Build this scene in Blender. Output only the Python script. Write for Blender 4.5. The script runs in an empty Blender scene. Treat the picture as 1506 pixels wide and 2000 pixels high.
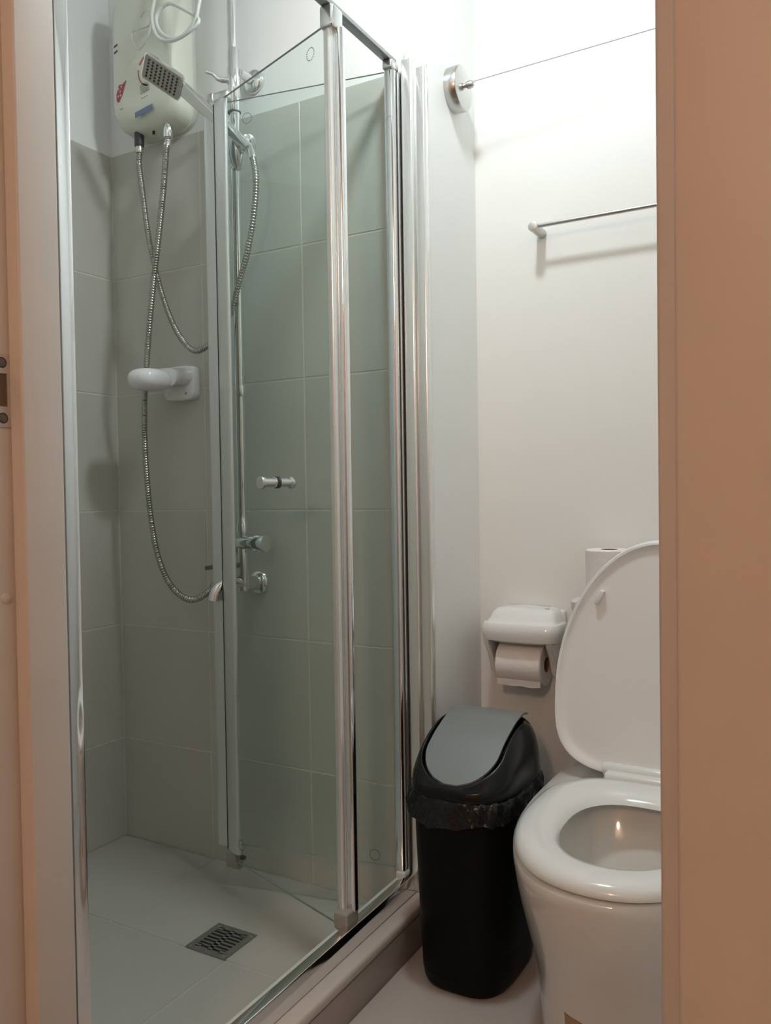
import bpy, bmesh, math, random
from mathutils import Vector, Matrix
random.seed(7)
C = bpy.context.scene.collection
PI = math.pi

# ------------------------------------------------------------------ camera, world, lamps, exposure
sc = bpy.context.scene
cam_data = bpy.data.cameras.new('camera'); cam = bpy.data.objects.new('camera', cam_data); C.objects.link(cam)
F_PX, YAW, PITCH, ROLL = 1618.05, 0.515363, -0.024035, -0.014918
EYE = Vector((1.68768, -1.55553, 0.90194))
fwd = Vector((-math.sin(YAW)*math.cos(PITCH), math.cos(YAW)*math.cos(PITCH), math.sin(PITCH)))
rt = Vector((math.cos(YAW), math.sin(YAW), 0)); up = rt.cross(fwd)
r2 = math.cos(ROLL)*rt + math.sin(ROLL)*up; u2 = -math.sin(ROLL)*rt + math.cos(ROLL)*up
M = Matrix.Identity(4)
for i in range(3):
    M[i][0], M[i][1], M[i][2], M[i][3] = r2[i], u2[i], -fwd[i], EYE[i]
cam.matrix_world = M
cam_data.sensor_fit = 'HORIZONTAL'; cam_data.sensor_width = 36.0; cam_data.lens = 36.0*F_PX/1506.0
cam_data.clip_start = 0.02
sc.camera = cam
w = bpy.data.worlds.new('world'); sc.world = w; w.use_nodes = True
w.node_tree.nodes['Background'].inputs[0].default_value = (0.02, 0.02, 0.02, 1)
sc.view_settings.view_transform = 'Standard'; sc.view_settings.look = 'None'
sc.view_settings.gamma = 1.0; sc.view_settings.use_curve_mapping = False
sc.view_settings.exposure = 0.0
LAMP_COL = (0.89, 0.995, 1.02); LAMP_STR = 192.0       # cool white bulb over the bathroom
HALL_COL = (1.0, 0.635, 0.43); HALL_STR = 82.0         # warm bulb in the hall behind the camera
LAMP_POS = (1.12, -0.345, 2.22); HALL_POS = (1.75, -3.1, 2.05)

# ------------------------------------------------------------------ materials
def mat(name, col, rough=0.5, metal=0.0, spec=0.5, noise=None, bump=None, coat=0.0, trans=0.0, emit=None):
    m = bpy.data.materials.new(name); m.use_nodes = True
    nt = m.node_tree; b = nt.nodes['Principled BSDF']
    b.inputs['Base Color'].default_value = (*col, 1); b.inputs['Roughness'].default_value = rough
    b.inputs['Metallic'].default_value = metal; b.inputs['Specular IOR Level'].default_value = spec
    b.inputs['Coat Weight'].default_value = coat; b.inputs['Coat Roughness'].default_value = 0.05
    if trans: b.inputs['Transmission Weight'].default_value = trans
    if emit:
        b.inputs['Emission Color'].default_value = (*emit[0], 1); b.inputs['Emission Strength'].default_value = emit[1]
    if noise or bump:
        tc = nt.nodes.new('ShaderNodeTexCoord')
    if noise:                                   # (scale, amount)
        n = nt.nodes.new('ShaderNodeTexNoise'); n.inputs['Scale'].default_value = noise[0]; n.inputs['Detail'].default_value = 5
        nt.links.new(tc.outputs['Object'], n.inputs['Vector'])
        r = nt.nodes.new('ShaderNodeMapRange'); r.inputs[3].default_value = 1-noise[1]; r.inputs[4].default_value = 1+noise[1]
        r.inputs[1].default_value = 0.3; r.inputs[2].default_value = 0.7
        nt.links.new(n.outputs['Fac'], r.inputs[0])
        mx = nt.nodes.new('ShaderNodeVectorMath'); mx.operation = 'SCALE'; mx.inputs[0].default_value = col
        nt.links.new(r.outputs[0], mx.inputs['Scale']); nt.links.new(mx.outputs[0], b.inputs['Base Color'])
    if bump:                                    # (scale, strength, distance)
        n2 = nt.nodes.new('ShaderNodeTexNoise'); n2.inputs['Scale'].default_value = bump[0]; n2.inputs['Detail'].default_value = 4
        nt.links.new(tc.outputs['Object'], n2.inputs['Vector'])
        bp = nt.nodes.new('ShaderNodeBump'); bp.inputs['Strength'].default_value = bump[1]; bp.inputs['Distance'].default_value = bump[2]
        nt.links.new(n2.outputs['Fac'], bp.inputs['Height']); nt.links.new(bp.outputs[0], b.inputs['Normal'])
    return m

M_ = {}
M_['paint'] = mat('wall_paint', (0.87, 0.87, 0.845), 0.42, noise=(3, .015), bump=(60, .05, .001))
M_['ceil'] = mat('ceiling_paint', (0.88, 0.88, 0.87), 0.7)
M_['tile'] = mat('wall_tile', (0.555, 0.54, 0.485), 0.32, noise=(2.2, .05), bump=(8, .04, .002))
M_['ftile'] = mat('floor_tile', (0.47, 0.455, 0.41), 0.42, noise=(2.5, .04), bump=(90, .06, .0006))
M_['ftile2'] = mat('bath_floor_tile', (0.50, 0.45, 0.42), 0.40, noise=(2.5, .04), bump=(90, .06, .0006))
M_['grout'] = mat('grout', (0.68, 0.65, 0.57), 0.8, noise=(30, .08))
M_['curb'] = mat('curb_tile', (0.36, 0.31, 0.28), 0.35, noise=(4, .05))
M_['caulk'] = mat('silicone_sealant', (0.66, 0.66, 0.60), 0.35)
M_['jamb'] = mat('painted_door_frame', (0.71, 0.66, 0.61), 0.5, noise=(6, .03), bump=(30, .05, .001))
M_['chrome'] = mat('polished_chrome', (0.82, 0.82, 0.82), 0.07, 1.0)
M_['satin'] = mat('satin_aluminium', (0.74, 0.74, 0.73), 0.24, 1.0)
M_['stile'] = mat('pale_anodised_stile', (0.72, 0.74, 0.72), 0.30, 0.75)
M_['brushed'] = mat('brushed_steel', (0.60, 0.58, 0.56), 0.28, 1.0)
M_['steelplate'] = mat('dull_steel', (0.62, 0.60, 0.57), 0.42, 0.8)
M_['drain'] = mat('drain_steel', (0.34, 0.35, 0.30), 0.5, 0.85)
M_['dark'] = mat('dark_void', (0.012, 0.012, 0.012), 0.7)
M_['hose'] = mat('hose_steel', (0.42, 0.42, 0.38), 0.26, 1.0)
M_['seal'] = mat('seal_plastic', (0.62, 0.64, 0.60), 0.4)
M_['whitealu'] = mat('pale_aluminium', (0.84, 0.84, 0.82), 0.24, 0.7)
M_['heater'] = mat('heater_plastic', (0.74, 0.75, 0.64), 0.3, coat=.15)
M_['heater_low'] = mat('heater_plastic_lower', (0.60, 0.60, 0.48), 0.38)
M_['cable'] = mat('white_cable', (0.72, 0.74, 0.70), 0.4)
M_['red'] = mat('sticker_red', (0.42, 0.06, 0.09), 0.4)
M_['redfaint'] = mat('sticker_red_print', (0.50, 0.16, 0.15), 0.4)
M_['pink'] = mat('sticker_pale', (0.66, 0.55, 0.48), 0.4)
M_['blue'] = mat('label_blue', (0.16, 0.20, 0.33), 0.4)
M_['print'] = mat('print_black', (0.05, 0.05, 0.05), 0.5)
M_['greyprint'] = mat('print_grey', (0.42, 0.43, 0.38), 0.5)
M_['nozzle'] = mat('nozzle_rubber', (0.03, 0.03, 0.025), 0.6)
M_['face'] = mat('shower_face_plate', (0.40, 0.37, 0.32), 0.35, 0.3)
M_['plastic'] = mat('white_plastic', (0.82, 0.82, 0.81), 0.12, coat=.5)
M_['ceramic'] = mat('white_ceramic', (0.74, 0.73, 0.69), 0.10, coat=.5)
M_['seat'] = mat('toilet_seat_plastic', (0.80, 0.80, 0.78), 0.16, coat=.3)
M_['lid'] = mat('toilet_lid_plastic', (0.84, 0.83, 0.82), 0.35)
M_['water'] = mat('toilet_water', (0.50, 0.47, 0.42), 0.04)
M_['paper'] = mat('toilet_paper', (0.84, 0.80, 0.77), 0.9, bump=(120, .5, .002))
M_['card'] = mat('cardboard_core', (0.20, 0.10, 0.055), 0.85)
M_['black'] = mat('black_plastic', (0.004, 0.004, 0.0045), 0.42, spec=.12, bump=(200, .04, .0005))
M_['blacklid'] = mat('black_lid_plastic', (0.006, 0.006, 0.0065), 0.24, spec=.3)
M_['flap'] = mat('silver_flap_plastic', (0.235, 0.25, 0.25), 0.40, .35)
M_['bag'] = mat('black_bin_bag', (0.004, 0.004, 0.0045), 0.14, bump=(70, .8, .004))
M_['tan'] = mat('tan_sticker', (0.42, 0.27, 0.12), 0.5)
M_['greyjoint'] = mat('dark_gasket', (0.05, 0.05, 0.05), 0.5)
M_['globe'] = mat('lamp_globe', (0.9, 0.9, 0.9), 0.4, emit=(LAMP_COL, LAMP_STR))
M_['hallglobe'] = mat('hall_lamp_globe', (0.9, 0.9, 0.9), 0.4, emit=(HALL_COL, HALL_STR))
M_['hallpaint'] = mat('hall_paint', (0.55, 0.47, 0.40), 0.6)
M_['hallfloor'] = mat('hall_floor', (0.25, 0.17, 0.12), 0.4, noise=(5, .2))

def glass_mat(name, tint, refl=0.95):
    m = bpy.data.materials.new(name); m.use_nodes = True; nt = m.node_tree; nt.nodes.clear()
    out = nt.nodes.new('ShaderNodeOutputMaterial'); tr = nt.nodes.new('ShaderNodeBsdfTransparent'); gl = nt.nodes.new('ShaderNodeBsdfGlossy')
    tr.inputs[0].default_value = (*tint, 1); gl.inputs['Roughness'].default_value = 0.0; gl.inputs[0].default_value = (1, 1, 1, 1)
    fr = nt.nodes.new('ShaderNodeFresnel'); fr.inputs[0].default_value = 1.5
    ge = nt.nodes.new('ShaderNodeNewGeometry')
    inv = nt.nodes.new('ShaderNodeMath'); inv.operation = 'SUBTRACT'; inv.inputs[0].default_value = refl
    nt.links.new(ge.outputs['Backfacing'], inv.inputs[1])
    inv2 = nt.nodes.new('ShaderNodeMath'); inv2.operation = 'MULTIPLY'     # (refl - backfacing*refl)
    sb = nt.nodes.new('ShaderNodeMath'); sb.operation = 'SUBTRACT'; sb.inputs[0].default_value = 1.0
    nt.links.new(ge.outputs['Backfacing'], sb.inputs[1])
    nt.links.new(fr.outputs[0], inv2.inputs[0]); nt.links.new(sb.outputs[0], inv2.inputs[1])
    sc_ = nt.nodes.new('ShaderNodeMath'); sc_.operation = 'MULTIPLY'; sc_.inputs[1].default_value = refl; sc_.use_clamp = True
    nt.links.new(inv2.outputs[0], sc_.inputs[0])
    nt.nodes.remove(inv)
    mx = nt.nodes.new('ShaderNodeMixShader')
    nt.links.new(sc_.outputs[0], mx.inputs[0]); nt.links.new(tr.outputs[0], mx.inputs[1]); nt.links.new(gl.outputs[0], mx.inputs[2])
    nt.links.new(mx.outputs[0], out.inputs[0])
    return m
M_['glass'] = glass_mat('tinted_shower_glass', (0.952, 0.980, 0.974))
M_['edge'] = mat('glass_edge', (0.22, 0.28, 0.25), 0.3)

# ------------------------------------------------------------------ mesh helpers (world coordinates)
WL = {}     # world location of roots
def finish(o, kind=None, label=None, cat=None, group=None):
    if kind: o['kind'] = kind
    if label: o['label'] = label
    if cat: o['category'] = cat
    if group: o['group'] = group
    return o
def obj(name, bm, m, parent=None, origin=None, smooth=35, label=None, kind=None, cat=None, group=None, mats=None):
    base = Vector(origin) if origin is not None else (WL[parent.name] if parent else Vector((0, 0, 0)))
    bmesh.ops.recalc_face_normals(bm, faces=bm.faces)
    bmesh.ops.translate(bm, verts=bm.verts, vec=-base)
    me = bpy.data.meshes.new(name); bm.to_mesh(me); bm.free()
    for mm in (mats or [m]): me.materials.append(mm)
    if smooth:
        me.shade_smooth(); me.set_sharp_from_angle(angle=math.radians(smooth))
    o = bpy.data.objects.new(name, me); C.objects.link(o)
    if parent:
        o.parent = parent; o.location = base - WL[parent.name]
    else: o.location = base
    WL[o.name] = base.copy()
    return finish(o, kind, label, cat, group)
def empty(name, loc, label=None, cat=None, group=None, kind=None):
    o = bpy.data.objects.new(name, None); o.empty_display_size = .05; C.objects.link(o); o.location = loc
    WL[o.name] = Vector(loc); return finish(o, kind, label, cat, group)
def box(bm, a, b, bev=0.0, seg=2, rot=None):
    t = bmesh.new(); bmesh.ops.create_cube(t, size=1)
    a = Vector(a); b = Vector(b); c = (a+b)/2; s = Vector((abs(b[i]-a[i]) for i in range(3)))
    for v in t.verts: v.co = Vector((v.co[i]*s[i] for i in range(3)))
    if bev: bmesh.ops.bevel(t, geom=list(t.edges), offset=min(bev, min(s)*.45), segments=seg, affect='EDGES', profile=.5)
    for v in t.verts:
        if rot is not None: v.co = rot @ v.co
        v.co += c
    merge(bm, t); return bm
def merge(bm, t):
    me = bpy.data.meshes.new('tmp'); t.to_mesh(me); t.free(); bm.from_mesh(me); bpy.data.meshes.remove(me)
def B(): return bmesh.new()
def loft(bm, rings, cap0=True, cap1=True, closed=True):
    vs = [[bm.verts.new(p) for p in r] for r in rings]; n = len(rings[0])
    for a, b in zip(vs, vs[1:]):
        for i in range(n if closed else n-1):
            j = (i+1) % n
            bm.faces.new((a[i], a[j], b[j], b[i]))
    if cap0: bm.faces.new(list(reversed(vs[0])))
    if cap1: bm.faces.new(vs[-1])
    return bm
def frame(d):
    d = d.normalized(); a = Vector((0, 0, 1)) if abs(d.z) < .9 else Vector((1, 0, 0))
    x = d.cross(a).normalized(); return x, d.cross(x).normalized()
def cyl(bm, a, b, ra, rb=None, n=24, bev=0.0):
    a = Vector(a); b = Vector(b); rb = ra if rb is None else rb; x, y = frame(b-a); d = (b-a); L = d.length; d = d/L
    prof = [(0, ra), (L, rb)] if not bev else [(0, ra-bev), (bev*.3, ra-bev*.3), (bev, ra), (L-bev, rb), (L-bev*.3, rb-bev*.3), (L, rb-bev)]
    rings = [[a+d*t+(x*math.cos(2*PI*i/n)+y*math.sin(2*PI*i/n))*r for i in range(n)] for t, r in prof]
    return loft(bm, rings)
def lathe(bm, a, axis, prof, n=32, cap=True):
    a = Vector(a); d = Vector(axis).normalized(); x, y = frame(d)
    rings = [[a+d*t+(x*math.cos(2*PI*i/n)+y*math.sin(2*PI*i/n))*r for i in range(n)] for t, r in prof]
    return loft(bm, rings, cap, cap)
def catmull(pts, step):
    P = [Vector(p) for p in pts]; P = [2*P[0]-P[1]]+P+[2*P[-1]-P[-2]]; out = []
    for i in range(1, len(P)-2):
        L = (P[i+1]-P[i]).length; k = max(1, int(round(L/step)))
        for j in range(k):
            t = j/k; p0, p1, p2, p3 = P[i-1:i+3]
            out.append(.5*((2*p1)+(p2-p0)*t+(2*p0-5*p1+4*p2-p3)*t*t+(3*p1-p0-3*p2+p3)*t**3))
    out.append(P[-2]); return out
def tube(bm, pts, r, n=12, rf=None, step=.01, smooth=True):
    ps = catmull(pts, step) if smooth else [Vector(p) for p in pts]
    rings = []; x = None; s = 0
    for i, p in enumerate(ps):
        d = (ps[min(i+1, len(ps)-1)]-ps[max(i-1, 0)]).normalized()
        if i: s += (p-ps[i-1]).length
        if x is None: x, y = frame(d)
        else:
            x = (x-d*x.dot(d)).normalized(); y = d.cross(x)
        rr = rf(s) if rf else r
        rings.append([p+(x*math.cos(2*PI*k/n)+y*math.sin(2*PI*k/n))*rr for k in range(n)])
    return loft(bm, rings)
def sgn(v): return -1 if v < 0 else 1
def superring(cx, cy, z, hx, hy, p=2.6, n=64, tx=0, ty=0):
    out = []
    for i in range(n):
        t = 2*PI*i/n; c, s = math.cos(t), math.sin(t)
        out.append(Vector((cx+hx*sgn(c)*abs(c)**(2/p), cy+hy*sgn(s)*abs(s)**(2/p), z)))
    return out

# ------------------------------------------------------------------ setting
XS = 0.918; XC = 0.915; YB = 0.252; ZF = -0.03; ZC = 2.30; XR = 1.86; YF = -0.886; YO = -0.985
TOP = 1.786
s_wall = obj('wall_shower', box(B(), (-.12, .0025, -.12), (XS, YB+.10, ZC)), M_['paint'], kind='structure', smooth=0)
s_left = obj('wall_left', box(B(), (-.12, YO, -.12), (-.0025, .0025, ZC)), M_['paint'], kind='structure', smooth=0)
s_back = obj('wall_back', box(B(), (XS, YB, -.12), (XR+.1, YB+.10, ZC)), M_['paint'], kind='structure', smooth=0)
s_right = obj('wall_right', box(B(), (XR, YO, -.12), (XR+.1, YB, ZC)), M_['paint'], kind='structure', smooth=0)
JL, JR = 0.858, 1.589        # rebate faces of the door opening
fw = B(); box(fw, (-.0025, YO, -.12), (JL-.03, YF, ZC)); box(fw, (JR+.03, YO, -.12), (XR, YF, ZC)); box(fw, (JL-.03, YO, 2.09), (JR+.03, YF, ZC))
s_front = obj('wall_front', fw, M_['paint'], kind='structure', smooth=0)
obj('ceiling', box(B(), (-.12, YO, ZC), (XR+.1, YB+.1, ZC+.08)), M_['ceil'], kind='structure', smooth=0)
fl = obj('floor', box(B(), (XC-.008, YO, -.12), (XR, YB, ZF-.002)), M_['grout'], kind='structure', smooth=0)
sfl = obj('shower_floor', box(B(), (-.0025, YF, -.12), (.845, .0025, -.002)), M_['grout'], kind='structure', smooth=0)
# grout panels carry the joints between the wall tiles
obj('grout_bed', box(B(), (-.001, .0010, 0), (XS, .004, TOP)), M_['grout'], s_wall, smooth=0)
obj('grout_bed', box(B(), (-.004, YF, 0), (-.0010, .0010, TOP)), M_['grout'], s_left, smooth=0)
TC = {}
def tile(parent, a, b, m):
    """box tile; alike tiles share one mesh"""
    a = Vector(a); b = Vector(b); s = b-a; key = (round(s.x, 4), round(s.y, 4), round(s.z, 4), m.name)
    c = (a+b)/2
    if key not in TC:
        t = B(); box(t, -s/2, s/2, .0012, 1); me = bpy.data.meshes.new('tile'); t.to_mesh(me); t.free(); me.materials.append(m); TC[key] = me
    o = bpy.data.objects.new('tile', TC[key]); C.objects.link(o); o.parent = parent; o.location = c-WL[parent.name]
G = .0013
rows = [0, .264, .564, .864, 1.164, 1.464, TOP]
for j in range(6):
    z0, z1 = rows[j]+(G if j else .002), rows[j+1]-(G if j < 5 else 0)
    for k in range(4):
        x0 = .3*k+(G if k else .0015); x1 = min(.3*(k+1)-G, XS-.0005)
        if x1-x0 > .01: tile(s_wall, (x0, 0, z0), (x1, .006, z1), M_['tile'])
    for k in range(3):
        y1 = -.3*k-(G if k else .0015); y0 = max(-.3*(k+1)+G, YF)
        tile(s_left, (-.006, y0, z0), (0, y1, z1), M_['tile'])
# shower floor, 60 x 30 running bond, the seam falls at y = -0.337
def floor_rows(parent, x_lo, x_hi, y_lo, y_hi, ztop, seams_y, starts, m):
    for r in range(len(seams_y)-1):
        y0, y1 = max(seams_y[r], y_lo), min(seams_y[r+1], y_hi)
        if y1-y0 < .01: continue
        xs = [x_lo]; x = starts[r % len(starts)]
        while x < x_hi-.01:
            if x > x_lo+.01: xs.append(x)
            x += .6
        xs.append(x_hi)
        for i in range(len(xs)-1):
            tile(parent, (xs[i]+G, y0+G, ztop-.008), (xs[i+1]-G, y1-G, ztop), m)
floor_rows(sfl, 0.0, .845, YF, 0, 0, [-.937, -.637, -.337, .01], [.31, .627, .31], M_['ftile'])
floor_rows(fl, XC-.003, XR, YO, YB, ZF, [-1.1, -.5, .1, .7], [1.518], M_['ftile2'])
# curb: tiled face, rounded stone-coloured ledge on top

cb = B(); box(cb, (.845, YF, -.10), (XC-.012, 0, .050), .002); curb = obj('shower_curb', cb, M_['curb'], kind='structure')
t = B()
box(t, (XC-.012, YF, ZF-.01), (XC-.002, 0.0, .036), .001)
obj('curb_face', t, M_['curb'], curb)
t = B(); box(t, (.846, YF, .036), (XC, 0.0, .058), .008, 4); obj('curb_ledge', t, mat('ledge_beige', (.56, .50, .45), .3), curb)
# outside hall
t = B(); box(t, (-.12, YO-.06, -.12), (JL-.03-.001, YO, 2.4)) ; t.free()
hw = B(); box(hw, (-1.0, -4.2, -.1), (-.9, YO, ZC)); obj('wall_hall_left', hw, M_['hallpaint'], kind='structure', smooth=0)
hw = B(); box(hw, (3.0, -4.2, -.1), (3.1, YO, ZC)); obj('wall_hall_right', hw, M_['hallpaint'], kind='structure', smooth=0)
hw = B(); box(hw, (-1.0, -4.3, -.1), (3.1, -4.2, ZC)); obj('wall_hall_rear', hw, M_['hallpaint'], kind='structure', smooth=0)
hw = B(); box(hw, (-.9, YO, -.1), (-.12, YO+.1, ZC)); box(hw, (XR+.1, YO, -.1), (3.0, YO+.1, ZC)); obj('wall_hall_front', hw, M_['hallpaint'], kind='structure', smooth=0)
obj('floor_hall', box(B(), (-1.0, -4.2, -.12), (3.1, YO, ZF)), M_['hallfloor'], kind='structure', smooth=0)
obj('ceiling_hall', box(B(), (-1.0, -4.2, ZC), (3.1, YO, ZC+.08)), M_['ceil'], kind='structure', smooth=0)

# door frame
YS = -.948                   # front of the stops
df = B()
box(df, (JL-.030, YO, ZF), (JL, YF, 2.06), .001); box(df, (JR, YO, ZF), (JR+.030, YF, 2.06), .001); box(df, (JL-.03, YO, 2.06), (JR+.03, YF, 2.09), .001)
door = obj('door_1', df, M_['jamb'], origin=(JL, YO, ZF), kind='structure')
t = B(); box(t, (JL, YS, ZF), (.880, -.893, 2.04), .003, 3); obj('door_stop', t, M_['jamb'], door)
t = B(); box(t, (1.566, YS, ZF), (JR, YF, 2.04), .003, 3); obj('door_stop', t, M_['jamb'], door)
t = B(); box(t, (JL, YS, 2.038), (JR, YF, 2.06), .002); obj('door_stop', t, M_['jamb'], door)
t = B(); box(t, (JR-.002, YO-.014, ZF), (JR+.075, YO, 2.13), .003, 3); obj('casing', t, M_['jamb'], door)
t = B(); box(t, (JL-.075, YO-.014, ZF), (JL-.004, YO, 2.13), .003, 3); obj('casing', t, M_['jamb'], door)
t = B(); box(t, (JL-.075, YO-.014, 2.062), (JR+.075, YO, 2.13), .003, 3); obj('casing', t, M_['jamb'], door)
# strike plate: frame of four bars round the latch slot
t = B(); xa, xb = JL, JL+.0016
box(t, (xa, -.985, 1.041), (xb, -.9445, 1.063)); box(t, (xa, -.985, .981), (xb, -.9445, 1.004)); box(t, (xa, -.9515, 1.004), (xb, -.9445, 1.041)); box(t, (xa, -.985, 1.004), (xb, -.979, 1.041))
sp = obj('strike_plate', t, M_['steelplate'], door, smooth=0, label='steel strike plate with two screws')
t = B(); box(t, (xa-.0005, -.979, 1.004), (xa+.0004, -.9515, 1.041)); obj('latch_slot', t, mat('slot_brown', (.16, .10, .07), .7), sp, smooth=0)
for z in (1.053, .991):
    t = B(); lathe(t, (xb-.0004, -.9575, z), (1, 0, 0), [(0, .0048), (.0008, .0046), (.0010, .0040), (.0006, .0030), (.0012, .0024), (.0012, .0004)], 20)
    sw = obj('screw', t, mat('dark_screw', (.20, .19, .18), .35, .9), sp)
    t = B(); lathe(t, (xb-.0002, -.9575, z), (1, 0, 0), [(0, .0062), (.0003, .0062)], 20); obj('screw_recess', t, M_['greyjoint'], sp)
t = B(); lathe(t, (JL, -.9585, .789), (1, 0, 0), [(0, .0062), (.0012, .0060), (.0018, .0046), (.0018, .0004)], 24); obj('screw_cap', t, M_['jamb'], door)

# ------------------------------------------------------------------ shower enclosure
enc = empty('shower_enclosure', (.85, -.43, .058), 'framed bifold glass shower door, half folded inward, on the tiled curb', 'shower door')
# bottom rail (chrome channel) and top rail
t = B(); box(t, (.862, YF, .058), (.884, -.001, .100), .003, 3); obj('bottom_rail', t, M_['chrome'], enc)
t = B(); box(t, (.845, YF, .058), (.862, -.001, .090), .003, 3); obj('inner_sill_strip', t, M_['caulk'], enc, label='pale sealing strip inside bottom rail')
t = B(); box(t, (.842, YF+.001, 1.789), (.862, -.022, 1.798), .0015); obj('top_rail', t, mat('rail_grey_metal', (.36, .37, .37), .4, .9), enc)
# wall channel on the tiled wall end and near channel at the door side
t = B(); box(t, (.872, -.026, .058), (.897, -.0005, 1.795), .004, 3); box(t, (.900, -.020, .058), (.924, -.0005, 1.775), .005, 3)
box(t, (.872, -.012, .058), (.922, -.0005, 1.77), .002); obj('wall_channel', t, M_['whitealu'], enc)
t = B(); lathe(t, (.885, -.014, 1.79), (0, 0, 1), [(0, .0125), (.012, .0115), (.020, .008), (.023, .002)], 20); obj('channel_cap', t, M_['seal'], enc)
t = B(); box(t, (.838, YF+.0005, .058), (.872, YF+.020, 1.803), .002, 2); obj('wall_channel', t, M_['chrome'], enc, label='chrome channel by door frame')
# wall side pivot stile: round fronted chrome
def stile(A, D, w, dpt, z0, z1, m, name, nrm=None, rnd=.45):
    """upright profile centred on A in plan, long side along D (2-D), rounded front"""
    D = Vector((D[0], D[1], 0)).normalized(); N = Vector((-D.y, D.x, 0)); ring = []
    n = 28
    for i in range(n):
        th = 2*PI*i/n; c, s = math.cos(th), math.sin(th); p = 3.2
        ring.append(D*(w/2*sgn(c)*abs(c)**(2/p))+N*(dpt/2*sgn(s)*abs(s)**(2/p)))
    bm = B(); base = Vector((A[0], A[1], 0))
    loft(bm, [[base+q+Vector((0, 0, z)) for q in ring] for z in (z0, z1)])
    return obj(name, bm, m, enc)
Wp = Vector((.852, -.026)); Fa = Vector((.428, -.104)); Mp = Vector((.852, -.258)); Fb = Vector((.474, -.127))
stile((.853, -.034), (0, 1), .024, .024, .10, 1.770, M_['chrome'], 'pivot_stile')
stile((.858, -.014), (0, 1), .020, .016, .10, 1.772, M_['satin'], 'pivot_channel')
dirb = (Mp-Fb).normalized(); dira = (Wp-Fa).normalized()
stile((.862, -.249), (0, 1), .021, .024, .118, 1.752, M_['chrome'], 'roller_stile')
stile((.850, -.263), (dirb.x, dirb.y), .018, .014, .118, 1.752, M_['whitealu'], 'roller_stile_seal')
t = B(); box(t, (.838, -.276, 1.748), (.868, -.238, 1.790), .006, 3); obj('roller_block', t, M_['satin'], enc)
t = B(); box(t, (.842, -.282, .090), (.872, -.240, .122), .004, 3); obj('roller_block', t, mat('clear_roller_plastic', (.30, .28, .24), .3), enc)
t = B(); box(t, (.842, -.052, 1.770), (.866, -.020, 1.790), .005, 3); obj('pivot_block', t, M_['satin'], enc)
t = B(); box(t, (.846, -.050, .074), (.868, -.024, .104), .004, 3); obj('pivot_block', t, M_['seal'], enc)
# fold joint stiles
sa = Vector((.4375, -.104)); sb_ = Vector((.4765, -.1255))
stile(sa, dira, .048, .014, .10, 1.778, M_['stile'], 'fold_stile')
stile(sb_, dirb, .046, .014, .10, 1.765, M_['stile'], 'fold_stile')
stile((.4540, -.1190), dirb, .003, .008, .10, 1.765, M_['greyjoint'], 'fold_gasket')
t = B(); box(t, (.424, -.112, 1.778), (.442, -.098, 1.800), .004, 3); obj('fold_cap', t, M_['brushed'], enc)
t = B(); box(t, (.458, -.132, 1.764), (.500, -.112, 1.786), .006, 3, rot=None); obj('fold_cap', t, M_['satin'], enc)
t = B(); box(t, (.452, -.130, .062), (.490, -.112, .100), .004, 3); obj('fold_cap', t, mat('fold_foot_plastic', (.36, .33, .28), .4), enc)
t = B(); box(t, (.494, -.132, .088), (.506, -.122, .096), .002); obj('fold_pin', t, M_['dark'], enc)
def pane(A, Bp, z0, z1, name):
    D = (Bp-A).normalized(); N = Vector((-D.y, D.x))*.0025; bm = B()
    q = [A+N, Bp+N, Bp-N, A-N]
    lo = [bm.verts.new((p.x, p.y, z0)) for p in q]; hi = [bm.verts.new((p.x, p.y, z1)) for p in q]
    f = [bm.faces.new((lo[0], lo[1], hi[1], hi[0])), bm.faces.new((lo[2], lo[3], hi[3], hi[2]))]
    e = [bm.faces.new(lo), bm.faces.new(hi), bm.faces.new((lo[1], lo[2], hi[2], hi[1])), bm.faces.new((lo[3], lo[0], hi[0], hi[3]))]
    for x in e: x.material_index = 1
    return obj(name, bm, None, enc, smooth=0, mats=[M_['glass'], M_['edge']])
pa = pane(Fa+dira*.020, Wp-dira*.004, .104, 1.776, 'glass_panel')
pb = pane(Fb+dirb*.014, Mp-dirb*.012, .082, 1.766, 'glass_panel')
def mark(par, A, D, x, z, side):
    """ring of printed dots on the pane"""
    D3 = Vector((D.x, D.y, 0)); N3 = Vector((D.y, -D.x, 0))*side
    k = (x-A.x)/D.x; c = Vector((A.x, A.y, 0))+D3*k+Vector((0, 0, z))+N3*.0028
    bm = B()
    for i in range(18):
        a = 2*PI*i/18; p = c+(D3*math.cos(a)+Vector((0, 0, 1))*math.sin(a))*.0115
        vs = [bm.verts.new(p+(D3*math.cos(b)+Vector((0, 0, 1))*math.sin(b))*.0013) for b in (0, PI/3, 2*PI/3, PI, 4*PI/3, 5*PI/3)]
        bm.faces.new(vs)
    ret = bmesh.ops.extrude_face_region(bm, geom=list(bm.faces)); bmesh.ops.translate(bm, vec=N3*.0003, verts=[v for v in ret['geom'] if isinstance(v, bmesh.types.BMVert)])
    o = obj('safety_mark', bm, mat('mark_grey', (.10, .12, .11), .5), par, smooth=0, label='ring of dots printed on glass')
mark(pb, Fb, dirb, .796, 1.730, 1); mark(pb, Fb, dirb, .510, .127, 1)
mark(pa, Fa, dira, .520, 1.732, 1); mark(pa, Fa, dira, .790, .124, 1)
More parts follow.
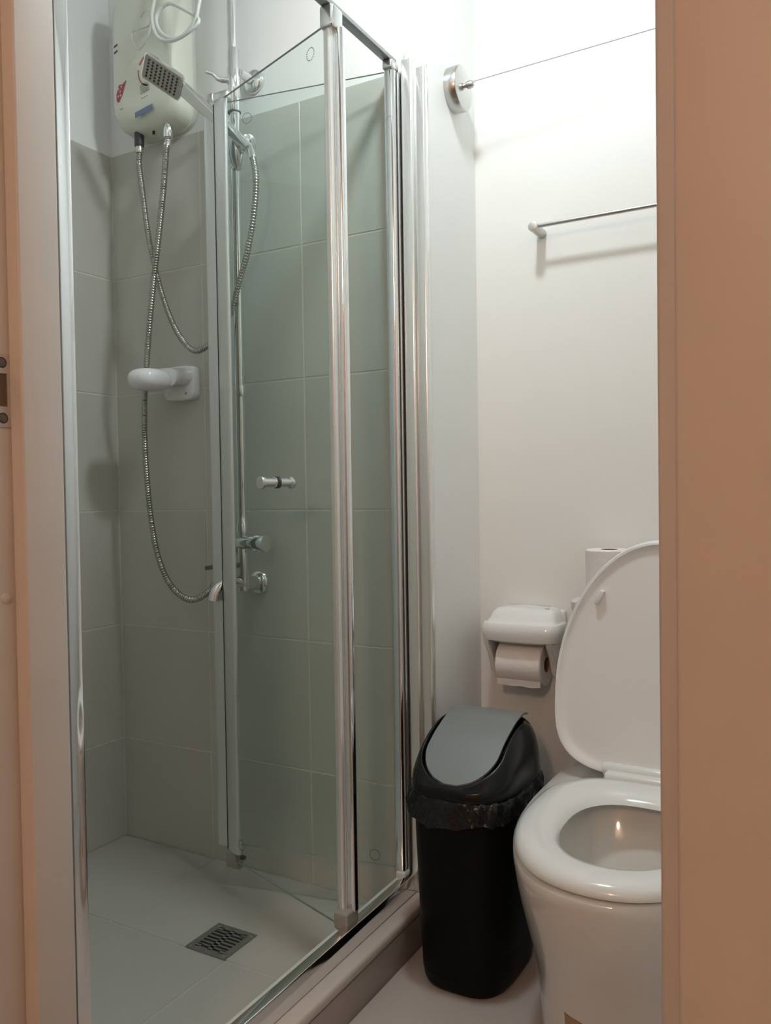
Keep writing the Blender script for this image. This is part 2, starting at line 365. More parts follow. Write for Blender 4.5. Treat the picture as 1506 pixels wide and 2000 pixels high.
# round knobs on both faces of the outer leaf
kc = Vector((.661, -.190, .925)); Nk = Vector((dirb.y, -dirb.x, 0)); kc2 = Fb+dirb*((.661-Fb.x)/dirb.x); kc = Vector((kc2.x, kc2.y, .925))
for s, nm in ((1, 'door_knob'), (-1, 'door_knob')):
    t = B(); lathe(t, kc+Nk*s*.0026, Nk*s, [(0, .0115), (.004, .0115), (.005, .0095), (.027, .0095), (.030, .013), (.036, .0135), (.038, .0125), (.0385, .001)], 28)
    obj(nm, t, M_['satin'], enc, label='satin aluminium round knob')
t = B(); lathe(t, kc-Nk*.0045, Nk, [(0, .0122), (.009, .0122)], 24); obj('knob_gasket', t, M_['greyjoint'], enc)

# ------------------------------------------------------------------ water heater
ht = empty('water_heater', (.20, 0, 1.76), 'cream instant water heater box on upper wall above the tiles', 'water heater')
def hring(y, grow, zlow, dx=0):
    """front outline of the heater in x-z: rounded upper corners, bowed lower edge"""
    zlow += .018; x0, x1, z1 = .088-grow, .296+grow, 2.135+grow; r = .045; out = []
    z0 = zlow
    n = 10
    for i in range(n+1):   # top right corner
        a = PI/2*(1-i/n); out.append(Vector((x1-r+r*math.cos(a), y, z1-r+r*math.sin(a))))
    for i in range(1, 12): out.append(Vector((x1, y, z1-r-(z1-r-z0-.055)*i/12)))
    m = 22
    for i in range(m+1):   # lower edge bowed from right to left
        th = PI*i/m; cx = (x0+x1)/2; hx = (x1-x0)/2
        c, s = math.cos(th), math.sin(th); out.append(Vector((cx+hx*sgn(c)*abs(c)**(2/3.4), y, z0+.055-.055*abs(s)**(2/3.0))))
    for i in range(1, 12): out.append(Vector((x0, y, z0+.055+(z1-r-z0-.055)*i/12)))
    for i in range(n+1):   # top left corner
        a = PI-PI/2*i/n; out.append(Vector((x0+r+r*math.cos(a), y, z1-r+r*math.sin(a))))
    return out
def shrink(ring, f, g):
    c = Vector((.2025, 0, 1.96)); return [Vector((c.x+(p.x-c.x)*f, p.y, c.z+(p.z-c.z)*g)) for p in ring]
t = B(); loft(t, [hring(0.002, .000, 1.772), hring(-.012, .000, 1.772), hring(-.050, -.001, 1.776), hring(-.066, -.003, 1.786), hring(-.076, -.008, 1.802), hring(-.082, -.015, 1.818), hring(-.0845, -.026, 1.830)])
obj('heater_body', t, M_['heater'], ht, smooth=50)
t = B(); loft(t, [hring(0.0025, .0015, 1.7705), hring(-.010, .0015, 1.7705)]); obj('back_plate', t, M_['cable'], ht)
def decal(bm, pts, y=-.0852, th=.0006):
    vs = [bm.verts.new((x, y, z)) for x, z in pts]; f = bm.faces.new(vs)
    r = bmesh.ops.extrude_face_region(bm, geom=[f]); bmesh.ops.translate(bm, vec=(0, -th, 0), verts=[v for v in r['geom'] if isinstance(v, bmesh.types.BMVert)])
def arc(bm, cx, cz, r, a0, a1, wd, rz=1.0, n=14):
    for i in range(n):
        a, b = a0+(a1-a0)*i/n, a0+(a1-a0)*(i+1)/n
        decal(bm, [(cx+(r)*math.cos(a), cz+r*rz*math.sin(a)), (cx+(r)*math.cos(b), cz+r*rz*math.sin(b)), (cx+(r-wd)*math.cos(b), cz+(r-wd)*rz*math.sin(b)), (cx+(r-wd)*math.cos(a), cz+(r-wd)*rz*math.sin(a))])
t = B(); arc(t, .224, 1.918, .036, math.radians(100), math.radians(150), .0045, 1.05); arc(t, .224, 1.918, .036, math.radians(170), math.radians(262), .003, 1.05)
obj('logo_ring', t, M_['redfaint'], ht, smooth=0, label='red broken ring printed on heater')
t = B(); decal(t, [(.178+.012*math.cos(a)*1.2+.030, 1.881+.010*math.sin(a)) for a in [2*PI*i/16 for i in range(16)]]); obj('logo_dot', t, M_['greyprint'], ht, smooth=0)
t = B(); decal(t, [(.115, 1.884), (.116, 1.868), (.122, 1.864), (.134, 1.880), (.142, 1.898), (.149, 1.912), (.136, 1.905), (.124, 1.906)])
stk = obj('sticker', t, M_['red'], ht, smooth=0, label='dark red flag shaped sticker')
t = B()
for x, z in ((.120, 1.876), (.127, 1.886), (.121, 1.893), (.131, 1.897), (.128, 1.877)): decal(t, [(x, z), (x+.004, z+.002), (x+.003, z+.006), (x-.001, z+.004)], -.0858)
obj('sticker_print', t, M_['pink'], stk, smooth=0)
t = B(); decal(t, [(.176, 1.814), (.232, 1.822), (.232, 1.835), (.176, 1.827)]); obj('blue_label', t, M_['blue'], ht, smooth=0, label='small blue strip label')
t = B(); decal(t, [(.110, 1.999), (.121, 2.003), (.121, 2.007), (.110, 2.003)]); decal(t, [(.110, 1.984), (.121, 1.988), (.121, 1.992), (.110, 1.988)]); obj('printed_marks', t, M_['print'], ht, smooth=0)
t = B()
for k, (x, z, h) in enumerate([(.196, 1.866, .006), (.203, 1.867, .004), (.209, 1.868, .004), (.215, 1.869, .006), (.221, 1.870, .004), (.198, 1.855, .003), (.206, 1.856, .003), (.214, 1.857, .003), (.126, 1.845, .003), (.132, 1.846, .003)]):
    decal(t, [(x, z), (x+.004, z+.0006), (x+.003, z+h), (x+.0005, z+h-.0005)])
obj('faint_print', t, M_['greyprint'], ht, smooth=0, kind='stuff')
for (x, m1) in ((.147, M_['greyjoint']), (.243, M_['chrome'])):
    t = B(); cyl(t, (x, -.045, 1.766), (x, -.045, 1.800), .0115, bev=.001); obj('pipe_connector', t, m1, ht)
t = B(); cyl(t, (.147, -.045, 1.750), (.147, -.045, 1.768), .0095, bev=.001); obj('pipe_nut', t, M_['brushed'], ht)
t = B(); cyl(t, (.196, -.045, 1.786), (.196, -.045, 1.800), .003); obj('drain_screw', t, M_['dark'], ht)

# coiled white cable hanging in front of the heater
cb = B()
tube(cb, [(.440, -.05, 2.299), (.432, -.10, 2.12), (.418, -.12, 2.005), (.401, -.122, 1.958), (.350, -.122, 1.938), (.298, -.12, 1.968), (.283, -.116, 2.012), (.318, -.114, 2.030), (.372, -.116, 1.998), (.415, -.121, 1.962),
          (.398, -.127, 1.942), (.345, -.128, 1.933), (.295, -.126, 1.955), (.272, -.12, 2.01), (.268, -.10, 2.08), (.262, -.075, 2.16), (.255, -.04, 2.19), (.25, -.02, 2.16), (.25, -.010, 2.13)], .0042, 10)
finish(obj('power_cable', cb, M_['cable'], origin=(.44, -.05, 2.295)), label='white cable coiled in two loops in front of the water heater', cat='cable')
cb = B()  # added loop: the coiled cable's shadow on the heater, modelled as a thin tube
tube(cb, [(.262, -.09, 2.20), (.258, -.10, 2.08), (.250, -.10, 2.020), (.236, -.10, 1.982), (.208, -.10, 1.962), (.190, -.10, 1.985), (.186, -.10, 2.008), (.212, -.10, 2.010), (.244, -.10, 2.010), (.246, -.098, 2.036), (.222, -.094, 2.052), (.205, -.090, 2.044)], .0022, 8)
finish(obj('cable_shadow_loop', cb, M_['cable'], origin=(.262, -.09, 2.2)), label='thin pale tube modelling the cable shadow loop at the upper front of the heater', cat='cable')

# ------------------------------------------------------------------ hoses
def hose(name, pts, r, label, ends):
    bm = B(); pitch = .0062
    tube(bm, pts, r, 12, rf=lambda s: r*(1-.30*(.5-.5*math.cos(2*PI*s/pitch))**1.5), step=pitch/4)
    o = obj(name, bm, M_['hose'], origin=pts[0], smooth=80); finish(o, label=label, cat='hose')
    for (a, b, rr) in ends:
        t = B(); cyl(t, a, b, rr, bev=.0008); obj('hose_nut', t, M_['chrome'], o)
    return o
HA = [(.147, -.045, 1.752), (.150, -.050, 1.715), (.168, -.060, 1.658), (.196, -.070, 1.533), (.223, -.062, 1.405), (.262, -.062, 1.315), (.309, -.070, 1.259), (.349, -.075, 1.239), (.400, -.080, 1.254), (.436, -.085, 1.282), (.468, -.090, 1.318), (.498, -.100, 1.373), (.531, -.110, 1.432), (.555, -.115, 1.511), (.562, -.115, 1.582), (.552, -.110, 1.628), (.536, -.100, 1.658)]
hose('shower_hose', HA, .0071, 'flexible metal hose from the left heater outlet looping up to the hand shower', [((.552, -.110, 1.630), (.534, -.099, 1.662), .0085)])
HB = [(.243, -.045, 1.768), (.246, -.055, 1.735), (.250, -.070, 1.646), (.247, -.085, 1.533), (.239, -.095, 1.435), (.226, -.1, 1.327), (.19, -.08, 1.211), (.17, -.07, 1.113), (.171, -.07, .988), (.184, -.07, .849), (.207, -.07, .749), (.247, -.07, .682), (.304, -.07, .652), (.356, -.07, .668), (.393, -.07, .703), (.409, -.065, .736), (.427, -.06, .760), (.444, -.060, .778)]
hose('supply_hose', HB, .0078, 'ribbed metal hose hanging from the right heater inlet down to the shower valve', [((.243, -.045, 1.762), (.245, -.052, 1.742), .0090), ((.427, -.060, .760), (.448, -.060, .782), .0095)])

# ------------------------------------------------------------------ riser, valve, holder
ri = empty('shower_riser', (.463, -.06, .69), 'chrome shower riser pipe with valve, spout and wall flanges behind the glass', 'shower fitting')
t = B(); cyl(t, (.462, -.06, .68), (.463, -.06, 1.80), .0118); obj('lower_pipe', t, M_['chrome'], ri)
t = B(); cyl(t, (.458, -.06, 1.86), (.460, -.06, 2.2995), .0105); obj('upper_pipe', t, M_['chrome'], ri)
t = B(); lathe(t, (.461, -.06, 1.768), (0, 0, 1), [(0, .0125), (.003, .0135), (.030, .0135), (.033, .0150), (.100, .0150), (.104, .0135), (.142, .0135), (.145, .0115)], 28); obj('diverter_body', t, M_['chrome'], ri)
t = B(); cyl(t, (.461, -.06, 1.768), (.461, -.06, 1.771), .0152); obj('gasket_ring', t, M_['greyjoint'], ri)
t = B(); tube(t, [(.456, -.068, 1.842), (.446, -.080, 1.838), (.436, -.086, 1.842), (.428, -.094, 1.852), (.416, -.102, 1.856)], .005, rf=lambda s: .0065-.06*max(0, s-.015) if s < .06 else .0038); obj('diverter_lever', t, M_['chrome'], ri)
t = B(); lathe(t, (.472, -.0004, 1.861), (0, -1, 0), [(0, .0275), (.004, .0270), (.008, .0235), (.011, .016), (.013, .011), (.052, .010)], 32); obj('wall_flange', t, M_['chrome'], ri)
t = B(); cyl(t, (.464, -.06, 1.125), (.464, -.06, 1.150), .0135, bev=.001); obj('pipe_collar', t, M_['chrome'], ri)
t = B(); lathe(t, (.462, -.06, .815), (0, 0, 1), [(0, .015), (.020, .0145), (.024, .012), (.050, .0118)], 24); obj('pipe_union', t, M_['chrome'], ri)
t = B(); lathe(t, (.446, -.06, .790), (1, 0, 0), [(0, .014), (.004, .0165), (.052, .0165), (.056, .021), (.080, .021), (.083, .019)], 28); obj('valve_body', t, M_['chrome'], ri)
t = B(); cyl(t, (.462, -.06, .69), (.462, -.06, .79), .0125, bev=.001); obj('valve_neck', t, M_['chrome'], ri)
t = B(); lathe(t, (.460, -.0004, .693), (0, -1, 0), [(0, .029), (.004, .0285), (.009, .025), (.012, .017), (.058, .016)], 32); obj('wall_flange', t, M_['chrome'], ri)
t = B(); tube(t, [(.462, -.055, .695), (.452, -.085, .702), (.442, -.108, .698), (.434, -.124, .684), (.431, -.130, .663)], .0115, 16, rf=lambda s: .0125); obj('spout', t, M_['chrome'], ri)
t = B(); box(t, (.375, -.094, .731), (.440, -.084, .741), .002, rot=Matrix.Rotation(math.radians(-8), 3, 'Y')); box(t, (.430, -.094, .733), (.455, -.060, .743), .002); obj('valve_lever', t, mat('grey_lever_metal', (.20, .19, .16), .35, .8), ri)
# sliding holder
t = B(); lathe(t, (.470, -.062, 1.640), (.10, -.12, .75), [(0, .014), (.010, .020), (.030, .024), (.052, .021), (.060, .017)], 28); obj('handset_bracket', t, M_['chrome'], ri)
t = B(); lathe(t, (.487, -.070, 1.690), (.85, -.30, -.25), [(0, .015), (.010, .0195), (.020, .0195), (.022, .016), (.026, .016), (.028, .020), (.034, .0195), (.037, .015), (.038, .002)], 28); obj('bracket_knob', t, M_['chrome'], ri)

# ------------------------------------------------------------------ hand shower
hs = empty('hand_shower', (.52, -.098, 1.672), 'chrome hand shower with rectangular head resting in the riser bracket', 'shower head')
ax = Vector((.305-.371, -.17+.13, 1.870-1.822)); 
P0 = Vector((.534, -.096, 1.660)); HC = Vector((.328, -.150, 1.846))
def rrect(c, X, Y, hx, hy, r, n=6):
    out = []
    for sx, sy, a0 in ((1, 1, 0), (-1, 1, PI/2), (-1, -1, PI), (1, -1, 3*PI/2)):
        for i in range(n+1):
            a = a0+PI/2*i/n; out.append(c+X*(sx*(hx-r)+r*math.cos(a))+Y*(sy*(hy-r)+r*math.sin(a)))
    return out
La = Vector((-.72, -.40, .57)).normalized()            # long axis of the head, pointing to its tip
Fn = Vector((.02, -.80, -.60)); Fn = (Fn-La*Fn.dot(La)).normalized()   # face normal, towards the tray
Wa = La.cross(Fn).normalized()
t = B(); loft(t, [rrect(HC-Fn*.013, La, Wa, .046, .024, .008), rrect(HC-Fn*.011, La, Wa, .050, .028, .008), rrect(HC-Fn*.001, La, Wa, .052, .030, .008), rrect(HC, La, Wa, .050, .028, .008)])
obj('spray_head', t, M_['chrome'], hs)
t = B(); loft(t, [rrect(HC-Fn*.0002, La, Wa, .0495, .0275, .007), rrect(HC+Fn*.0012, La, Wa, .0485, .0265, .007)]); obj('face_plate', t, M_['face'], hs, label='grey brown spray face')
t = B()
for i in range(8):
    for j in range(6):
        c = HC+La*(-.0385+.0108*i)+Wa*(-.0185+.0074*j); lathe(t, c+Fn*.0010, Fn, [(0, .0026), (.0020, .0022), (.0022, .0008)], 8)
o = obj('nozzles', t, M_['nozzle'], hs, label='grid of dark rubber nozzles', kind='stuff')
P1 = HC-La*.056-Fn*.0075
t = B(); hd = (P1-P0).normalized(); hx = hd.cross(Fn).normalized(); hy = hd.cross(hx)
def hsec(p, a, b): return rrect(p, hx, hy, a, b, min(a, b)*.75)
loft(t, [hsec(P0, .0085, .0085), hsec(P0+hd*.03, .010, .009), hsec(P0.lerp(P1, .35), .0135, .008), hsec(P0.lerp(P1, .7), .0160, .0075), hsec(P1, .0165, .0055), hsec(P1+La*.012, .0170, .0050)])
obj('handle', t, M_['chrome'], hs)

# ------------------------------------------------------------------ soap dish
sd = empty('soap_dish', (.235, 0, 1.176), 'white plastic soap dish bracket screwed to the tiles below the crossing hoses', 'soap dish')
def slab(bm, cx, cy, z, hx, hy, hz, p=2.6, n=40):
    rings = []
    for k in range(9):
        a = -PI/2+PI*k/8; rings.append(superring(cx, cy, z+hz*math.sin(a), max(.001, hx*abs(math.cos(a))**.45), max(.001, hy*abs(math.cos(a))**.45), p, n))
    loft(bm, rings)
t = B()
rr = []
for y, s in ((-.0002, 1), (-.012, 1), (-.019, .96), (-.022, .86)):
    rr.append([Vector((.236+(p.x)*s, y, 1.178+p.y*s)) for p in superring(0, 0, 0, .052, .043, 5, 48)])
loft(t, rr); plate = obj('wall_plate', t, M_['plastic'], sd)
for x in (.208, .262):
    t = B(); lathe(t, (x, -.0215, 1.151), (0, -1, 0), [(0, .0042), (.0008, .004), (.0008, .0006)], 14); obj('screw', t, M_['brushed'], sd)
t = B(); rings = []
for k in range(10):
    u = k/9; y = -.014-.055*u; rings.append([Vector((.240-.010*u+p.x, y, 1.194-.008*u+p.y)) for p in superring(0, 0, 0, .046-.005*math.sin(u*PI), .023-.002*math.sin(u*PI), 3, 32)])
loft(t, rings); obj('bracket_arm', t, M_['plastic'], sd)
t = B(); slab(t, .2215, -.103, 1.178, .044, .050, .026, 2.5); obj('dish', t, M_['plastic'], sd)

# ------------------------------------------------------------------ floor drain
dr = empty('floor_drain', (.575, -.288, 0), 'square slotted steel drain grate set in the shower floor', 'drain')
dx0, dx1, dy0, dy1 = .5245, .6255, -.3395, -.2385
t = B(); box(t, (dx0+.004, dy0+.004, -.0005), (dx1-.004, dy1-.004, .0008)); obj('drain_pit', t, M_['dark'], dr, smooth=0)
# grate = solid plate with real slots, built as bars
t = B(); z0, z1 = .0006, .0030
ny = 7; slot_w = .0062; pit = (.101-.024)/ny
def bar(x0, x1, y0, y1): box(t, (x0, y0, z0), (x1, y1, z1))
bar(dx0, dx1, dy0, dy0+.012); bar(dx0, dx1, dy1-.012, dy1)
bar(dx0, dx0+.014, dy0+.012, dy1-.012); bar(dx1-.014, dx1, dy0+.012, dy1-.012); bar(.575-.005, .575+.005, dy0+.012, dy1-.012)
for k in range(ny+1):
    yy = dy0+.012+pit*k-(pit-slot_w)/2
    bar(dx0+.014, dx1-.014, max(yy, dy0+.012), min(yy+(pit-slot_w), dy1-.012))
for (yk, sgnn) in ((0, 1), (ny-1, 1)):           # first and last slots are short
    ya = dy0+.012+pit*yk
    bar(dx0+.014, dx0+.026, ya, ya+pit); bar(dx1-.026, dx1-.014, ya, ya+pit)
obj('grate', t, M_['drain'], dr, smooth=0)
for x in (dx0+.008, dx1-.008):
    for y in (dy0+.008, dy1-.008):
        t = B(); lathe(t, (x, y, .0028), (0, 0, 1), [(0, .0034), (.0010, .0028), (.0010, .0005)], 14); obj('screw', t, M_['brushed'], dr)

# ------------------------------------------------------------------ retractable clothesline
cl = empty('clothesline', (XS, .135, 1.79), 'round steel retractable clothesline on the narrow white wall, cord pulled out', 'clothesline')
cc = Vector((XS, .130, 1.782))
t = B(); lathe(t, cc+Vector((.0003, 0, 0)), (1, 0, 0), [(0, .0475), (.024, .0475), (.027, .0455), (.028, .040), (.028, .001)], 48); obj('case', t, mat('case_steel', (.55, .54, .52), .22, 1.0), cl)
t = B(); lathe(t, cc+Vector((.0280, .004, .006)), (1, 0, 0), [(0, .005), (.004, .005), (.006, .0075), (.012, .0085), (.018, .0075), (.022, .004), (.0225, .0005)], 20); obj('pull_knob', t, M_['brushed'], cl)
t = B(); tube(t, [(XS+.048, .136, 1.794), (1.336, .162, 1.812), (XR-.001, .20, 1.838)], .0011, 6, step=.1); obj('cord', t, mat('grey_cord', (.42, .44, .42), .6), cl)

# ------------------------------------------------------------------ towel bar
tb = empty('towel_bar', (1.3, YB, 1.476), 'thin steel towel bar on the back wall above the toilet', 'towel bar')
yb = YB-.052
for x in (1.078, 1.63):
    t = B(); cyl(t, (x, YB-.0003, 1.476), (x, yb-.012, 1.476), .0105, bev=.0015, n=28); obj('post', t, M_['steelplate'], tb)
t = B(); cyl(t, (1.080, yb, 1.478), (1.628, yb, 1.478), .0045, n=16); obj('rod', t, M_['brushed'], tb)

# ------------------------------------------------------------------ paper holder and rolls
ph = empty('toilet_paper_holder', (1.035, YB, .60), 'white plastic covered toilet paper holder on the wall above the bin', 'paper holder')
t = B(); box(t, (.964, YB-.012, .500), (1.127, YB-.0002, .632), .005, 3); obj('wall_plate', t, M_['plastic'], ph)
# cover: rounded tray, crown slopes up to the wall
t = B(); rings = []
for (z, hx, y0, sc2) in ((.563, .080, .155, .95), (.568, .0885, .145, 1), (.585, .092, .140, 1), (.600, .0915, .142, 1), (.606, .088, .146, 1), (.6075, .082, .155, 1), (.614, .078, .163, 1), (.626, .074, .172, 1), (.634, .066, .185, 1), (.637, .050, .200, 1)):
    cy = (y0+YB-.001)/2; hy = (YB-.001-y0)/2
    rings.append([Vector((1.047+p.x, cy+p.y, z+.003)) for p in superring(0, 0, 0, hx, hy, 4.2, 56)])
loft(t, rings); obj('cover', t, M_['plastic'], ph)
t = B(); lathe(t, (1.097, .205, .6385), (0, 0, 1), [(0, .006), (.0012, .006), (.0014, .004)], 16); obj('cover_badge', t, M_['greyprint'], ph)
for x0 in (.971, 1.115):
    t = B(); rings = []
    for (z, y0, y1) in ((.585, .150, .240), (.560, .158, .240), (.535, .178, .236), (.510, .190, .228), (.492, .197, .220)):
        rings.append([Vector((x0+a*.006, b, z)) for a, b in ((-1, y0), (1, y0), (1, y1), (-1, y1))])
    loft(t, rings); bmesh.ops.bevel(t, geom=list(t.edges), offset=.0015, segments=2, affect='EDGES'); obj('side_arm', t, M_['plastic'], ph)
def roll(name, c, axis, R, r, L, label):
    c = Vector(c); d = Vector(axis).normalized(); x, y = frame(d); bm = B(); n = 48
    prof = [(-L/2, r), (-L/2, R-.002), (-L/2+.002, R), (0, R-.0006), (L/2-.002, R), (L/2, R-.002), (L/2, r), (L/2, r)]
    rings = [[c+d*t+(x*math.cos(2*PI*i/n)+y*math.sin(2*PI*i/n))*(q+(.0007*math.sin(5*i+t*300) if q > r+.01 and abs(t) < L/2-.001 else 0)) for i in range(n)] for t, q in prof[:-1]]
    loft(bm, rings, False, False)
    o = obj(name, bm, M_['paper'], origin=c); finish(o, label=label, cat='paper roll')
    t = B(); rings = [[c+d*t2+(x*math.cos(2*PI*i/n)+y*math.sin(2*PI*i/n))*q for i in range(n)] for t2, q in ((-L/2, r), (L/2, r), (L/2, r-.0012), (-L/2, r-.0012), (-L/2, r))]
    loft(t, rings, False, False); obj('core', t, M_['card'], o); return o
r1 = roll('toilet_paper_roll', (1.043, .203, .515), (1, 0, 0), .0470, .0165, .104, 'toilet paper roll hanging in the white covered holder')
t = B(); tube(t, [(.975, .203, .516), (1.086, .203, .516)], .009, 14, smooth=False); obj('spindle', t, M_['plastic'], ph)
# loose sheet over the front of the roll
t = B(); n = 14; rings = []
for k in range(n+1):
    a = math.radians(70-110*k/n) ; y = .203-.0482*math.cos(a); z = .515+.0482*math.sin(a)
    rings.append([Vector((x, y, z)) for x in (.993, 1.009, 1.029, 1.049, 1.069, 1.0928)])
for k in range(1, 5): rings.append([Vector((x, .203-.0482*math.cos(math.radians(-40))-.0005, .515-.0482*math.sin(math.radians(40))-.0035*k+.001*math.sin(9*j))) for j, x in enumerate((.993, 1.009, 1.029, 1.049, 1.069, 1.0928))])
loft(t, rings, False, False, closed=False); obj('loose_sheet', t, M_['paper'], r1)
roll('toilet_paper_roll', (1.240, .185, .725), (0, 0, 1), .0490, .0180, .100, 'toilet paper roll standing on the cistern behind the raised lid')

# ------------------------------------------------------------------ toilet
TX = 1.372
to = empty('toilet', (TX, -.10, ZF), 'white ceramic toilet with raised seat cover beside the black bin', 'toilet')
def egg(cx, yb_, yf, hx, z, n=64, pb=3.4, split=.42):
    """outline: squarer at the back (yb_), round at the front (yf)"""
    ym = yb_+(yf-yb_)*split; out = []
    for i in range(n):
        th = 2*PI*i/n; c, s = math.cos(th), math.sin(th)
        if s >= 0: out.append(Vector((cx+hx*sgn(c)*abs(c)**(2/pb), ym+(yb_-ym)*abs(s)**(2/pb), z)))
        else: out.append(Vector((cx+hx*sgn(c)*abs(c)**(2/2.15), ym-(ym-yf)*abs(s)**(2/2.15), z)))
    return out
t = B()
prof = [  # z, back, front, half width
 (ZF+.001, .19, -.352, .176), (ZF+.03, .19, -.352, .176), (.05, .19, -.356, .178), (.10, .19, -.366, .181), (.15, .19, -.382, .185), (.20, .19, -.406, .190), (.25, .20, -.432, .195), (.29, .21, -.449, .199), (.32, .21, -.457, .201), (.337, .21, -.458, .200), (.343, .208, -.453, .194),
 (.344, .19, -.410, .150), (.338, -.06, -.395, .120), (.31, -.07, -.385, .116), (.27, -.09, -.365, .104), (.22, -.13, -.33, .080), (.17, -.17, -.29, .050)]
loft(t, [egg(TX, b, f, h, z) for z, b, f, h in prof]); obj('bowl', t, M_['ceramic'], to, smooth=60)
t = B(); loft(t, [egg(TX, -.12, -.345, .088, .2245), egg(TX, -.12, -.345, .088, .226)]); obj('bowl_water', t, M_['water'], to)
# seat ring
t = B(); n = 72; rings = []
def seat_sec(u):   # cross-section between inner and outer outlines
    pass
outer = egg(TX, -.008, -.455, .177, 0, n, 3.2, .40); inner = egg(TX, -.100, -.368, .103, 0, n, 2.6, .46)
for (f, z) in ((0, .3475), (0, .352), (.06, .360), (.18, .3655), (.40, .3675), (.62, .366), (.82, .361), (.95, .354), (1.0, .3475)):
    rings.append([Vector((inner[i].x*f+outer[i].x*(1-f), inner[i].y*f+outer[i].y*(1-f), z)) for i in range(n)])
rings.append([v.copy() for v in rings[0]])
loft(t, rings, False, False); bmesh.ops.remove_doubles(t, verts=t.verts, dist=.00001); obj('seat', t, M_['seat'], to, smooth=60)
# raised lid (leans back), inner face towards the viewer
Ll = .445; tilt = math.radians(7.5)
def lidp(x, v, d):   # x across, v up along the lid, d depth (towards viewer negative)
    return Vector((x, .018+v*math.sin(tilt)-d*math.cos(tilt), .362+v*math.cos(tilt)-d*math.sin(tilt)))
def lring(hx, v0, v1, d, n=72):
    vm = v0+(v1-v0)*.34; out = []
    for i in range(n):
        th = 2*PI*i/n; c, s = math.cos(th), math.sin(th)
        if s < 0: out.append(lidp(TX-.004+hx*sgn(c)*abs(c)**(2/3.6), vm-(vm-v0)*abs(s)**(2/3.6), d))
        else: out.append(lidp(TX-.004+hx*sgn(c)*abs(c)**(2/1.93), vm+(v1-vm)*abs(s)**(2/1.93), d))
    return out
t = B(); loft(t, [lring(.150, .03, Ll-.04, -.006), lring(.185, .006, Ll-.006, -.004), lring(.195, .000, Ll, .003), lring(.196, -.001, Ll+.001, .013), lring(.1945, .001, Ll-.001, .0165), lring(.190, .006, Ll-.006, .0165), lring(.186, .010, Ll-.010, .0115), lring(.176, .018, Ll-.020, .0085), lring(.160, .03, Ll-.035, .0080)])
obj('lid', t, M_['lid'], to, smooth=50)
for x, v, r in ((1.256, .335, 25), (1.480, .335, -25)):
    t = B(); c = lidp(x, v, .015); rot = Matrix.Rotation(math.radians(r), 3, 'Y'); box(t, c-Vector((.0045, .008, .014)), c+Vector((.0045, .008, .014)), .0015, rot=rot); obj('buffer_pad', t, M_['lid'], to)
t = B(); cyl(t, (1.272, .004, .372), (1.472, .004, .372), .0125, bev=.003); box(t, (1.280, -.030, .350), (1.464, .010, .374), .006, 3); obj('hinge', t, M_['seat'], to)
t = B(); loft(t, [superring(TX, .181, .343, .150, .068, 6), superring(TX, .181, .40, .180, .069, 6), superring(TX, .181, .650, .196, .070, 6)]); obj('cistern', t, M_['ceramic'], to)
t = B(); loft(t, [superring(TX, .1785, .649, .197, .072, 7), superring(TX, .1785, .653, .201, .0725, 7), superring(TX, .1785, .669, .201, .0725, 7), superring(TX, .1785, .674, .196, .070, 7)]); obj('cistern_lid', t, M_['ceramic'], to)
from mathutils.bvhtree import BVHTree
bowl = [c for c in to.children if c.name.startswith('bowl') and 'water' not in c.name][0]
bv = BVHTree.FromPolygons([v.co+WL['toilet'] for v in bowl.data.vertices], [list(p.vertices) for p in bowl.data.polygons])
c4 = [Vector(p) for p in ((1.3025, -.351, .1085), (1.343, -.370, .108), (1.340, -.366, .060), (1.300, -.342, .060))]
t = B(); g = []
for i in range(7):
    row = []
    for j in range(7):
        u, v = j/6, i/6; p = (c4[0]*(1-u)+c4[1]*u)*(1-v)+(c4[3]*(1-u)+c4[2]*u)*v
        h, nn, _, _ = bv.find_nearest(p); nn = nn if nn.y < 0 else -nn; row.append((h, nn))
    g.append(row)
for off in (.0004, .0010):
    vv = [[t.verts.new(h+nn*off) for h, nn in r] for r in g]
    for a, b in zip(vv, vv[1:]):
        for i in range(6): t.faces.new((a[i], a[i+1], b[i+1], b[i]))
obj('sticker', t, M_['tan'], to, label='tan brown sticker on the pedestal')

# ------------------------------------------------------------------ bin
BX, BY = 1.043, -.066
bn = empty('trash_bin', (BX, BY, ZF), 'black swing top bin with grey flap between the shower curb and toilet', 'bin')
t = B(); rings = []
for z, hx, hy in ((ZF+.0005, .078, .112), (ZF+.004, .084, .120), (ZF+.014, .088, .124), (.10, .094, .131), (.26, .099, .137), (.345, .101, .140)):
    rings.append(superring(BX, BY, z, hx, hy, 3.2, 64))
rings += [superring(BX, BY, .345, .098, .137, 3.2, 64), superring(BX, BY, 0, .09, .127, 3.2, 64)]
loft(t, rings); obj('bin_body', t, M_['black'], bn, smooth=50)
